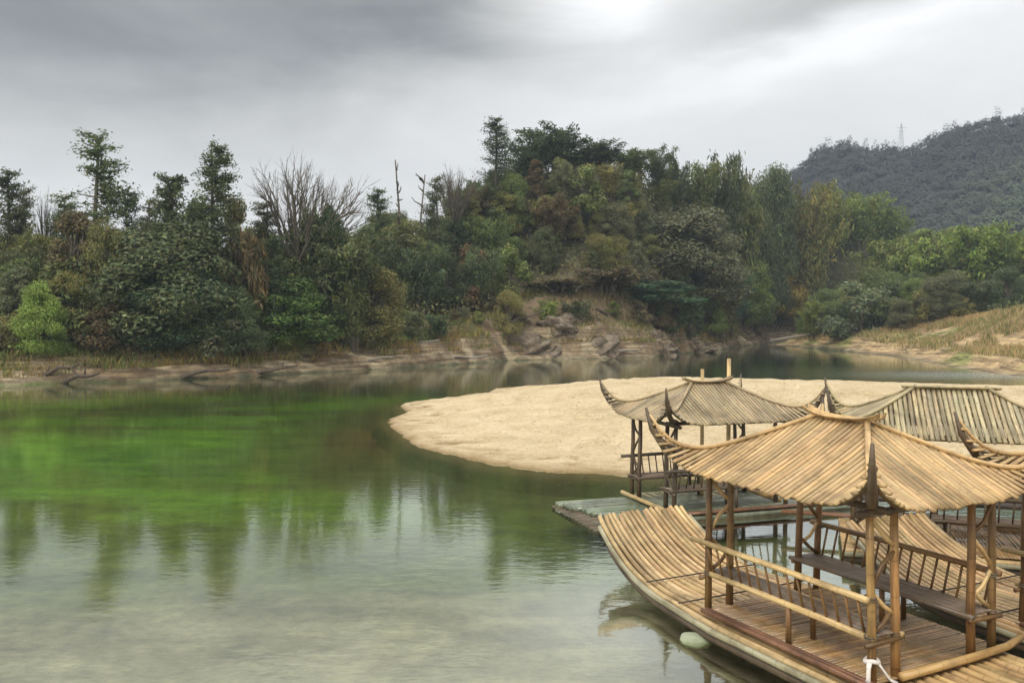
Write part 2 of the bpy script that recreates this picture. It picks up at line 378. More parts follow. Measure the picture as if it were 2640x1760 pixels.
# ------------------------------------------------------------------ bamboo rafts
def jit(a): return 1+rnd.uniform(-a,a)
def tn(a=.16,w=.05):
    k=jit(a); return (k*jit(w),k,k*jit(w))
DZ=.354
def deck_half(u): return float(np.interp(u,[-9,1,2,2.8,3.5,4.2,4.9],[1.42,1.42,1.30,1.18,1.10,1.03,.96]))
def deck_rise(u): return .80*(max(0,u-2.55)/2.3)**2.15
def make_raft(name,label,pos,rz,roofmat,ridge=.43,stretch=0.0,prow='curved',deckmat='deck',rear=-6.2,postmat='post',cap=.09,alt=0.0,group='roofed bamboo rafts on the river'):
    root=empty(name,pos,rz,label,'raft',group)
    E=ridge-.43+stretch                      # extra half length of the roofed part
    # hull: two layers of long bamboo poles, the upper one is the deck
    n=18
    if prow=='curved': us=list(np.arange(rear,2.5,.8))+list(np.linspace(2.55,4.85,14))
    else: us=list(np.arange(rear,4.3,.8))
    d=MB()
    for j in range(n):
        q=(j+.5)/n*2-1; end=rnd.uniform(-.07,.07); dz=rnd.uniform(-.012,.012)
        pts=[];rad=[]
        for i,u in enumerate(us):
            uu=u+(end if i==len(us)-1 else 0)+E*(1 if u>0 else 0)
            if prow=='curved': pts.append((uu,q*deck_half(u),deck_rise(u)-.068+dz)); rad.append(deck_half(u)/n*.72)
            else: pts.append((uu-(.5*(1-q) if i==len(us)-1 else 0),q*1.32,-.068+dz)); rad.append(.071)
        d.tube(pts,rad,8,tn(.2,.06))
    d.build('deck_plank',M[deckmat],root)
    h=MB()
    for j in range(13):
        q=j/12*2-1
        if prow=='curved':
            us2=us[:-3]
            h.tube([(u+E*(u>0),q*(deck_half(u)-.05),deck_rise(u)*.98-.21-(0 if u<3 else .0)) for u in us2],.085,8,tn(.15))
        else: h.tube([(rear,q*1.27,-.19),(3.6,q*1.27,-.19)],.08,8,tn(.15))
    for u in np.arange(rear+.6,3.0,1.5): h.tube([(u,-1.25,-.29),(u,1.25,-.29)],.06,6,tn())
    h.build('hull_pole',M['dark'],root)  # dark bamboo puts the shade of hull sides and deck gaps into the colour
    if prow=='curved':
        for s in (-1,1):
            o=MB(); o.tube([(u+E*(u>0),s*(deck_half(u)+.03),deck_rise(u)-.10) for u in us[:-1]],[.05*(.8 if u>3.5 else 1) for u in us[:-1]],8,(1,1,1))
            o.build('edge_pole',M['hull'],root)
        lash=MB()
        for u in (1.95,3.0):
            lash.tube([(u,-deck_half(u),deck_rise(u)+.012),(u,deck_half(u),deck_rise(u)+.012)],.013,5,(.45,.4,.35))
        lash.build('lashing_pole',M['dark'],root)
    # pavilion floor of cross strips, and its raised edges
    f=MB(); k=int((3.14+2*E)/.062)
    for i in range(k):
        u=-1.57-E+(i+.5)*(3.14+2*E)/k; z=rnd.uniform(0,.007)
        f.tube([(u,-1.19,.028+z),(u+rnd.uniform(-.01,.01),.2,.028+z+rnd.uniform(0,.004)),(u,1.36,.028+z)],.034,6,tn(.22,.07),squash=.5)
    f.build('floor_slat',M['floor' if deckmat=='deck' else 'flooded'],root)
    kb=MB(); kb.tube([(-1.62-E,-.72,.075),(-1.62-E,.6,.085),(-1.60-E,1.3,.10),(-1.58-E,1.62,.17)],[.055,.055,.05,.045],8,(.8,.72,.62)); kb.build('kick_beam',M['rail'],root)
    if prow!='curved':
        kb=MB(); kb.tube([(1.62+E,1.45,.075),(1.62+E,-.9,.085),(1.66+E,-1.42,.16)],.055,8,(1,1,1)); kb.build('kick_beam',M['rail'],root)
    for v,r_ in ((-1.28,.04),(-1.19,.036)):
        kb=MB(); kb.tube([(1.42+E,v,.06),(.1,v+.005,.062),(-3.0-E,v,.06)],r_,8,(.9,.9,.9)); kb.build('edge_rail',M['kick'],root)
    # posts: a pair at each corner
    PM=M[postmat]
    L0=1.513+E
    for su in (1,-1):
        for sv in (-1,1):
            for vv,rr in ((1.093,.052),(.69,.055)):
                p=MB(); b=rnd.uniform(-.012,.012)
                p.tube([(su*L0,sv*vv,.02),(su*(L0-.012)+b,sv*vv*1.01,.75),(su*(L0-.025)-b,sv*vv*1.015,1.45),(su*(L0-.04),sv*vv*1.025,2.13)],[rr*1.08,rr,rr*.95,rr*.88],9,tuple(z*(1.75 if su<0 and sv<0 else .85) for z in tn(.12)))
                p.build('post',PM,root)
            # curved braces zigzag between the two posts of the pair
            a,bb=1.10*sv,.70*sv
            for (v0,w0,v1,w1,bow) in ((a,1.99,bb,1.62,.06),(bb,1.58,a,1.16,-.05),(a,1.12,bb,.80,.05),(bb,.92,a,.60,.04)):
                c=MB(); x=su*(L0-.02)
                mid=(x,(v0+v1)/2+bow*.5,(w0+w1)/2-bow)
                c.tube([(x,v0,w0),mid,(x,v1,w1)],[.03,.028,.03],7,tn(.2)); c.build('brace',M['rail'] if rnd.random()<.4 and postmat!='dark' else PM,root)
            s2=MB(); s2.tube([(su*(L0+.03),a*1.12,.50),(su*(L0+.03),bb*.86,.52)],.032,7,tn()); s2.build('seat_bearer',PM,root)
    for su in (1,-1):
        for sv in (-1,1):
            for vv,ww in ((1.11,1.04),(1.10,.565),(.69,.56),(1.115,2.08)):
                lb=MB(); lb.tube([(su*(L0-.02)+.066*math.cos(q),sv*vv+.066*math.sin(q),ww-.03+.06*q/12.6) for q in np.linspace(0,12.6,26)],.011,5,tn(.2))
                lb.build('rope_ring',M['rope'],root)
    # two benches with leaning slatted backs
    for sv in (-1,1):
        be=MB(); m_=M['dark'] if postmat=='dark' else (M['rail'] if sv<0 else M['seat'])
        be.tube([(L0+.1,sv*1.10,.565),(0,sv*1.105,.575),(-L0-.04,sv*1.10,.56)],.043,8,(1,1,1))
        be.tube([(L0+.12,sv*.64,.56),(0,sv*.635,.565),(-L0-.06,sv*.64,.56)],.036,8,(.8,.8,.8))
        bench=be.build('bench',m_,root)
        st=MB()
        for i in range(8):
            v=.665+i*.055
            st.tube([(L0+.06,sv*v,.585),(0,sv*v,.585+rnd.uniform(-.004,.004)),(-L0-.02,sv*v,.585)],.027,6,tn(.2,.06),squash=.6)
        st.build('seat_slat',M['seat'],bench)
        br=MB(); br.tube([(L0+.24,sv*1.215,1.045),(.2,sv*1.225,1.06),(-L0-.03,sv*1.21,1.05)],.043,8,(1,1,1)); br.build('back_rail',m_ if sv<0 else PM,bench)
        sl=MB(); nn=15
        for i in range(nn):
            u=-L0+.12+i*(2*L0-.24)/(nn-1); o_=rnd.uniform(-.015,.015)
            sl.tube([(u,sv*1.09,.59),(u+o_,sv*1.215,1.045)],.017,6,tn(.2))
        sl.build('back_slat',PM,bench)
        for u in (-.15,):
            for v in (1.10,.66):
                g=MB(); g.tube([(u,sv*v,.05),(u+.01,sv*v,.56)],.038,8,tn(.15)); g.build('leg',PM,bench)
    # roof: eave beams, four curved faces of split bamboo, hip poles, horns and an upswept ridge cap
    eb=MB()
    for sv in (-1,1): eb.tube([(L0+.25,sv*1.10,2.13),(-L0-.25,sv*1.10,2.13)],.045,8,tn())
    for su in (-1,1): eb.tube([(su*(L0-.02),-1.35,2.07),(su*(L0-.02),1.35,2.07)],.045,8,tn())
    for su in (-1,1): eb.tube([(su*(L0-.02),0,2.09),(su*(ridge-.06),0,2.86)],.045,8,tn())
    eb.tube([(-ridge-.1,0,2.90),(ridge+.1,0,2.90)],.05,8,tn())
    roof=eb.build('roof',M['dark'],root)
    def zr(tau,c): return 2.97-.88*(1.15*tau-.15*tau*tau)+.86*max(c,0)**4.5*tau**2
    for su in (-1,1):                        # the two hipped ends
        p=MB(); k=40
        for i in range(k):
            v=-1.77+3.54*(i+.5)/k; c=abs(v)/1.8
            if c>.955: continue
            t0=c; t1=.93+.07*c**3+rnd.uniform(-.018,.014)
            t0=min(t0,t1-.05)
            pts=[];ns=9
            for q in range(ns):
                t=t0+(t1-t0)*q/(ns-1); pts.append((su*(ridge+1.67*t),v+rnd.uniform(-.004,.004),zr(t,c)))
            q_=tn(.24,.05); e_=1+alt*(1 if i%2 else -1)*rnd.uniform(.3,1.2); p.tube(pts,rnd.uniform(.037,.046),6,tuple(z*e_ for z in q_),squash=.5)
        cs=np.linspace(-.97,.97,25); p.tube([(su*(ridge+1.67*(.86+.09*abs(x)**3)),1.8*x,zr(.87,abs(x))-.05) for x in cs],.024,6,(.25,.24,.22))
        p.build('roof_slat',roofmat,roof)
    for sv in (-1,1):                        # the two long sides
        p=MB(); k=int(46*(1+(ridge-.43)/2.1))
        for i in range(k):
            ue=(ridge+1.67)*.985; u=-ue+2*ue*(i+.5)/k; c=max(0,abs(u)-ridge)/1.67
            if c>.955: continue
            t0=c; t1=.925+.075*c**3+rnd.uniform(-.018,.014)
            t0=min(t0,t1-.05)
            pts=[];ns=9
            for q in range(ns):
                t=t0+(t1-t0)*q/(ns-1); pts.append((u+rnd.uniform(-.004,.004),sv*1.8*t,zr(t,c)))
            q_=tn(.24,.05); e_=1+alt*(1 if i%2 else -1)*rnd.uniform(.3,1.2); p.tube(pts,rnd.uniform(.037,.046),6,tuple(z*e_ for z in q_),squash=.5)
        cs=np.linspace(-.985,.985,31); ue=ridge+1.67
        p.tube([(ue*x,sv*1.8*(.86+.09*max(0,abs(ue*x)-ridge)**3/1.67**3),zr(.87,max(0,abs(ue*x)-ridge)/1.67)-.05) for x in cs],.024,6,(.25,.24,.22))
        p.build('roof_slat',roofmat,roof)
    for su in (-1,1):
        for sv in (-1,1):
            hp=MB(); cs=np.linspace(0,.985,16)
            hp.tube([(su*(ridge+1.67*c),sv*1.8*c,zr(c,c)+.035) for c in cs],[.042]*13+[.036,.03,.022],8,(1.12,1.1,1.05),squash=.8)
            hp.build('hip_pole',roofmat,roof)
            hn=MB()
            e=E
            hn.tube([(su*(1.42+e),sv*1.05,2.16),(su*(1.72+e),sv*1.36,2.24),(su*(1.93+e),sv*1.60,2.42),(su*(2.05+e),sv*1.745,2.70),(su*(2.11+e),sv*1.815,3.02)],[.05,.06,.06,.045,.02],8,(1,1,1))
            hn.build('corner_horn',M['dark'],roof)
    rc=MB()                                  # ridge cap: two leaning boards, boat shaped, ends turned up
    us=np.linspace(-1,1,15)
    for s in (-1,1):
        V=[];Fc=[]
        for i,x in enumerate(us):
            u=x*(ridge+.24); lift=cap*abs(x)**3
            b0=np.array([u,s*.03,2.965+lift]); b1=np.array([u*1.03,s*(.115-.06*abs(x)**2),3.012+lift*1.3])
            for q in (b0,b1,b1+[0,s*.02,-.012],b0+[0,s*.03,-.012]): V.append(q)
            if i:
                a=(i-1)*4
                for k4 in range(4): Fc.append((a+k4,a+(k4+1)%4,a+4+(k4+1)%4,a+4+k4))
        Fc+= [(0,1,2,3),tuple(14*4+q for q in (3,2,1,0))]
        rc.add(V,Fc,[[(V[q][0]*.3,V[q][0]) for q in f] for f in Fc],(1.1,1.08,1.0))
    rc.build('ridge_cap',roofmat,roof,smooth=False)
    for o in root.children_recursive:        # +v was drawn towards the far side: mirror the mesh data across the raft's long axis
        me=o.data; co=np.empty(len(me.vertices)*3,np.float32); me.vertices.foreach_get('co',co)
        co[1::3]*=-1; me.vertices.foreach_set('co',co); me.flip_normals(); me.update()
    return root
r1=make_raft('bamboo_raft','closest bamboo raft with a tan hipped roof, slatted benches and an upturned prow',(4.593,12.368,DZ),2.037,M['roof'])
r4=make_raft('bamboo_raft','bamboo raft alongside the closest one, its curved prow showing between the roof posts',(8.96,11.77,DZ),2.037,M['roof'])
r2=make_raft('bamboo_raft','far bamboo raft before the sandbar with a flat flooded grey green deck',(4.83,22.0,.13),3.46,M['roof_old'],prow='flat',deckmat='flooded',postmat='dark',rear=-3.6)
r3=make_raft('bamboo_raft','bamboo raft with a wide green grey striped roof behind the closest roof',(8.619,17.5,DZ),2.536+.28+math.pi,M['roof_pale'],ridge=.63,postmat='dark',cap=0.0,alt=.17,rear=-2.0)

# white cloth knotted round the near corner post of the closest raft
def w1(u,v,w): 
    a=2.037; return (4.593+u*math.cos(a)+v*math.sin(a),12.368+u*math.sin(a)-v*math.cos(a),DZ+w)
def plain(name,col,rough=.8,bump=0,scale=20,spec=.2):
    m,t,out=material(name); pos=t.new('ShaderNodeTexCoord').outputs['Object']
    n=t.noise(pos,scale,3,.6)
    c=t.mix(n,(col[0]*.8,col[1]*.8,col[2]*.8,1),(col[0]*1.15,col[1]*1.15,col[2]*1.15,1))
    principled(t,out,c,rough,t.bump(n,bump,.02) if bump else None,spec); return m
M['cloth']=plain('white_cloth',(.72,.66,.60),.9,.4,30)
c=MB()
u0,v0=-1.51,-1.093
ring=[w1(u0+.075*math.cos(q),v0+.075*math.sin(q),.30+.015*math.sin(2*q)) for q in np.linspace(0,2*math.pi,14)]
c.tube(ring,.028,8)
c.tube([w1(u0-.03,v0-.075,.31),w1(u0-.05,v0-.11,.24),w1(u0-.055,v0-.12,.12),w1(u0-.055,v0-.12,.02)],[.036,.026,.026,.042],8,squash=.45)
c.tube([w1(u0-.06,v0+.02,.31),w1(u0-.11,v0+.06,.22),w1(u0-.16,v0+.13,.10),w1(u0-.20,v0+.20,.06)],[.034,.026,.028,.042],8,squash=.45)
tag(c.build('cloth_tie',M['cloth']),'white cloth tied round the near corner post of the closest raft','cloth')

# poles standing in the river behind the far raft, pole on the right
def pole(px,py,d,zb,r,label,name='mooring_pole',lean=0,mat='rail'):
    p=MB(); x=gx(px,d); zt=gz(py,d)
    p.tube([(x-lean,d,zb),(x-lean*.5,d,(zb+zt)/2),(x,d,zt)],[r*1.1,r,r*.9],8)
    o=p.build(name,M[mat]); return tag(o,label,'pole',None)
pole(1675,824,22.4,-.9,.055,'tall pale mooring pole behind the far raft roof, rising past its ridge')
pole(1614,848,22.8,-.9,.05,'short mooring pole stub peeping over the far raft ridge')
# stone under the surface beside the closest raft
def blob(name,c,r,mat,seed,label,cat,sq=(1,1,1),amp=.35,sub=4,rz=0,group=None):
    import bmesh
    bm=bmesh.new(); bmesh.ops.create_icosphere(bm,subdivisions=sub,radius=1)
    for v in bm.verts:
        p=v.co
        k=1+amp*(fbm(np.array([p.x*1.3+seed*3.1+p.z]),np.array([p.y*1.3-seed+p.z*1.7]),1.0,4,seed)[0]-.5)*2
        a=max(abs(p.x),abs(p.y),abs(p.z)); k*=.75+.25/a*.9
        v.co=Vector((p.x*sq[0]*r*k,p.y*sq[1]*r*k,p.z*sq[2]*r*k))
    me=bpy.data.meshes.new(name); bm.to_mesh(me); bm.free()
    me.polygons.foreach_set('use_smooth',[True]*len(me.polygons)); me.materials.append(mat)
    o=bpy.data.objects.new(name,me); COL.objects.link(o); o.location=c; o.rotation_euler=(0,0,rz)
    return tag(o,label,cat,group)
M['stone']=plain('pale_green_stone',(.34,.37,.25),.6,.3,6)
dd=HC*K/(1474-722)
blob('stone',(gx(1603,dd*1.0),dd*1.0,-.02),.21,M['stone'],3,'pale green round stone at the water surface beside the closest raft','stone',(1.15,.8,.55),.12)

# ------------------------------------------------------------------ plants
def leaf_quads(P, N, size, aspect, rs, hang=0.0):
    """diamond leaf sprays at P facing about N"""
    n=len(P)
    T=rs.normal(size=(n,3)); T[:,2]-=hang*2
    T-=N*(T*N).sum(1,keepdims=True); T/=np.linalg.norm(T,axis=1,keepdims=True)+1e-9
    B=np.cross(N,T); s=(size*rs.uniform(.6,1.4,n))[:,None]
    V=np.stack([P-T*s*.5,P+B*s*.5*aspect+N*s*.08,P+T*s*.5,P-B*s*.5*aspect+N*s*.08],1).reshape(-1,3)
    return V
def leaf_mesh(name,P,N,size,aspect,rs,tint,hang=0.):
    V=leaf_quads(P,N,size,aspect,rs,hang); Q=np.arange(len(V)).reshape(-1,4)
    return np_mesh(name,V,Q,M['leaf'],np.repeat(tint,4,axis=0),link=False)
def tints(n,rs,var=.28,hue=.12):
    k=np.exp(rs.normal(0,var,n)); t=np.stack([k*np.exp(rs.normal(0,hue,n)),k,k*np.exp(rs.normal(0,hue,n))],1); return t
def unit(v): return v/(np.linalg.norm(v,axis=-1,keepdims=True)+1e-9)
def wood(mb,rs,a,b,r0,r1,wob=.06,seg=6):
    a=np.array(a,float);b=np.array(b,float);L=np.linalg.norm(b-a)
    pts=[a+(b-a)*t+rs.normal(0,wob*L,3)*(0<t<1) for t in (0,.33,.66,1)]
    mb.tube(pts,[r0,r0*.7+r1*.3,r0*.35+r1*.65,r1],seg,(1,1,1),cap=False)
PROTO={}
def mesh_of(mb,name,mat):
    o=mb.build(name,mat); me=o.data; bpy.data.objects.remove(o); return me
def proto_leafy(key,h,w,seed,clumps=34,leaf=.36,per=170,low=.12,topheavy=1.0,bark='bark'):
    rs=np.random.RandomState(seed); P=[];N=[];T=[]; mb=MB()
    mb_top=h*.7; wood(mb,rs,(0,0,-.6),(rs.normal(0,.03*h),rs.normal(0,.03*h),mb_top),.03*h,.008*h,.02,8)
    for i in range(clumps):
        z=h*(low+(1-low)*(rs.uniform(0,1)**topheavy))*.94
        f=(z/h-low)/(1-low)
        rad=w/2*math.sqrt(max(.05,1-abs(f*1.9-.75)**2.2*.55))*(1-f**3*.75)
        a=rs.uniform(0,2*math.pi); q=rad*rs.uniform(.35,1.0)**.6*.85
        c=np.array([q*math.cos(a),q*math.sin(a),z]); cr=rs.uniform(.09,.17)*w*1.15
        wood(mb,rs,(0,0,max(.1*h,z*.62)),c,.010*h,.003*h,.05,5)
        m=int(per*rs.uniform(.7,1.3)); d=unit(rs.normal(size=(m,3))); 
        rr=cr*rs.uniform(.45,1.12,m)**.7
        p=c+d*rr[:,None]*np.array([1,1,.72]); P.append(p)
        N.append(unit(d*.7+rs.normal(0,.45,(m,3))+np.array([0,0,.55])))
        T.append(tints(m,rs)*math.exp(rs.normal(0,.16)))
    P=np.concatenate(P);N=np.concatenate(N);T=np.concatenate(T)
    PROTO[key]=dict(crown=leaf_mesh('crown',P,N,leaf,.48,rs,T),trunk=mesh_of(mb,'trunk',M[bark]),h=P[:,2].max(),w=np.percentile(np.abs(P[:,0]),97)*2)
def proto_bamboo(key,h,w,seed,culms=16,leaf=.55,per=210):
    rs=np.random.RandomState(seed);P=[];N=[];T=[];mb=MB()
    for i in range(culms):
        a=rs.uniform(0,2*math.pi);hh=h*rs.uniform(.62,1);out=w*.5*rs.uniform(.25,1)
        b=np.array([rs.normal(0,.07*w),rs.normal(0,.07*w),-.4]);dr=np.array([math.cos(a),math.sin(a),0])
        t=np.linspace(0,1,8); pts=[b+dr*out*q**2.4+np.array([0,0,hh*(q-.16*q**4)]) for q in t]
        mb.tube(pts,[.055*(1-.85*q) for q in t],5,tn(.2),cap=False)
        m=int(per*rs.uniform(.7,1.3)); q=rs.uniform(.22,1.0,m)**.8
        p=b+dr*out*(q**2.4)[:,None]+np.stack([0*q,0*q,hh*(q-.16*q**4)],1)
        sp=(.10*w*(1.15-q*.75))[:,None]
        p=p+rs.normal(size=(m,3))*sp*np.array([1,1,.8]); p[:,2]-=.25*sp[:,0]
        P.append(p);N.append(unit(rs.normal(0,.6,(m,3))+dr*.4+np.array([0,0,.5])));T.append(tints(m,rs,.25)*math.exp(rs.normal(0,.15)))
    P=np.concatenate(P);N=np.concatenate(N);T=np.concatenate(T)
    PROTO[key]=dict(crown=leaf_mesh('crown',P,N,leaf,.30,rs,T,.8),trunk=mesh_of(mb,'trunk',M['bark']),h=P[:,2].max(),w=np.percentile(np.abs(P[:,0]),97)*2)
def proto_wispy(key,h,w,seed,whorls=24,leaf=.21,dens=1.0,bare_low=.3):
    rs=np.random.RandomState(seed);P=[];N=[];T=[];mb=MB()
    wood(mb,rs,(0,0,-.5),(rs.normal(0,.02*h),0,h*.99),.018*h,.004*h,.012,7)
    for i in range(whorls):
        z=h*(bare_low+(1-bare_low)*(i+rs.uniform(0,.8))/whorls); f=z/h
        for j in range(rs.randint(2,5)):
            a=rs.uniform(0,2*math.pi); L=w*.5*(1.10-f*.72)*rs.uniform(.55,1.05)
            d=np.array([math.cos(a),math.sin(a),rs.uniform(-.05,.45)])
            e=np.array([0,0,z])+d*L
            wood(mb,rs,(0,0,z),e,.0045*h,.0014*h,.05,4)
            m=int(160*dens*rs.uniform(.4,1.3)); t=rs.uniform(.12,1.05,m)
            p=np.array([0,0,z])+d*L*t[:,None]+rs.normal(size=(m,3))*np.array([.55,.55,.45])*(L*.32)
            P.append(p);N.append(unit(rs.normal(0,.5,(m,3))+np.array([0,0,.8])));T.append(tints(m,rs)*math.exp(rs.normal(0,.2)))
    P=np.concatenate(P);N=np.concatenate(N);T=np.concatenate(T)
    PROTO[key]=dict(crown=leaf_mesh('crown',P,N,leaf,.45,rs,T),trunk=mesh_of(mb,'trunk',M['bark']),h=h,w=np.percentile(np.abs(P[:,0]),97)*2)
def proto_bare(key,h,w,seed,limbs=16,bark='bark'):
    rs=np.random.RandomState(seed);mb=MB()
    wood(mb,rs,(0,0,-.5),(0,0,h*.42),.022*h,.016*h,.02,8)
    def grow(p,d,L,r,dep):
        e=p+d*L; wood(mb,rs,p,e,r,r*.55,.035,5 if dep<2 else 4)
        if dep<4:
            for k in range(3 if dep<3 else 2):
                nd=unit(d+rs.normal(0,.26,3)+np.array([0,0,.10])); grow(p+(e-p)*rs.uniform(.45,1),nd,L*rs.uniform(.5,.78),r*.52,dep+1)
    for i in range(limbs):
        a=2*math.pi*i/limbs+rs.uniform(-.3,.3); s=rs.uniform(.15,1.0)*w/h*1.25
        grow(np.array([0,0,h*rs.uniform(.33,.43)]),unit(np.array([math.cos(a)*s,math.sin(a)*s,1.])),h*.29*rs.uniform(.75,1.1),.0105*h,0)
    me=mesh_of(mb,'trunk',M[bark]); co=np.array([v.co for v in me.vertices])
    PROTO[key]=dict(crown=None,trunk=me,h=co[:,2].max(),w=np.percentile(np.abs(co[:,0]),98)*2)
def proto_snag(key,h,seed):
    rs=np.random.RandomState(seed);mb=MB()
    wood(mb,rs,(0,0,-.5),(.05*h,0,h),.013*h,.004*h,.03,7)
    for i in range(9):
        z=h*rs.uniform(.45,.95);a=rs.uniform(0,6.28);L=h*rs.uniform(.03,.08)
        wood(mb,rs,(.04*h*z/h,0,z),(math.cos(a)*L,math.sin(a)*L,z+L*rs.uniform(.4,1.2)),.008*h,.002*h,.06,5)
    PROTO[key]=dict(crown=None,trunk=mesh_of(mb,'trunk',M['bark']),h=h,w=h*.35)
for i in range(4): proto_leafy('leafy%d'%i,9,7.5,100+i,46+4*i,.23,400,topheavy=.9)
for i in range(2): proto_leafy('dense%d'%i,8,8.5,120+i,70,.26,420,low=.02,topheavy=1.1)
for i in range(2): proto_leafy('slim%d'%i,11,5.0,140+i,40,.27,270,low=.10,topheavy=.8)
for i in range(4): proto_bamboo('bamboo%d'%i,11,6.5,200+i,18+2*i,.44,330)
for i in range(3): proto_wispy('wispy%d'%i,13,5.6,300+i,30+3*i,dens=(.62,.5,.58)[i])
proto_wispy('fir',9,4.6,321,30,.22,.9,.12)
for i in range(2): proto_bare('bare%d'%i,11,9,400+i)
for i in range(2): proto_snag('snag%d'%i,9,420+i)
for i in range(3): proto_leafy('shrub%d'%i,3.2,4.2,500+i,24,.22,190,low=.0,topheavy=1.1)
for i in range(2): proto_bamboo('reed%d'%i,3.4,3.2,520+i,18,.34,80)

DARK=(.068,.094,.047);TEAL=(.046,.092,.056);MID=(.105,.135,.054);OLIVE=(.135,.142,.056);LIME=(.145,.20,.055);BRIGHT=(.080,.135,.042)
BROWN=(.092,.080,.046);RUST=(.105,.070,.045);GREY=(.105,.125,.075);YELLOW=(.20,.185,.05);YGREEN=(.120,.155,.048);STRAW=(.33,.23,.11)
def plant(name,key,px,d,label,cat,col,top=None,h=None,w=None,group=None,lean=0,inland=0):
    pr=PROTO[key]; x=gx(px,d)
    while inland and max(land_dist(np.array([x]),np.array([d])))[0]<inland: d+=.5; x=gx(px,d)
    zb=float(ground_h(np.array([x]),np.array([d]))[0])-.1
    if top is not None: h=gz(top,d)-zb
    if h<.4: return None
    sz=h/pr['h']; sw=(w/K*d/pr['w']) if w else sz
    o=empty(name,(x,d,zb),rnd.uniform(0,6.28),label,cat,group)
    o.scale=(sw,sw,sz)
    if lean: o.rotation_euler=(0,lean,0)
    if pr['crown']:
        c=bpy.data.objects.new('crown',pr['crown']); COL.objects.link(c); c.parent=o
        k=math.exp(rnd.gauss(0,.10)); c.color=(col[0]*k*jit(.1),col[1]*k,col[2]*k*jit(.1),1)
    t=bpy.data.objects.new('trunk',pr['trunk']); COL.objects.link(t); t.parent=o
    return o
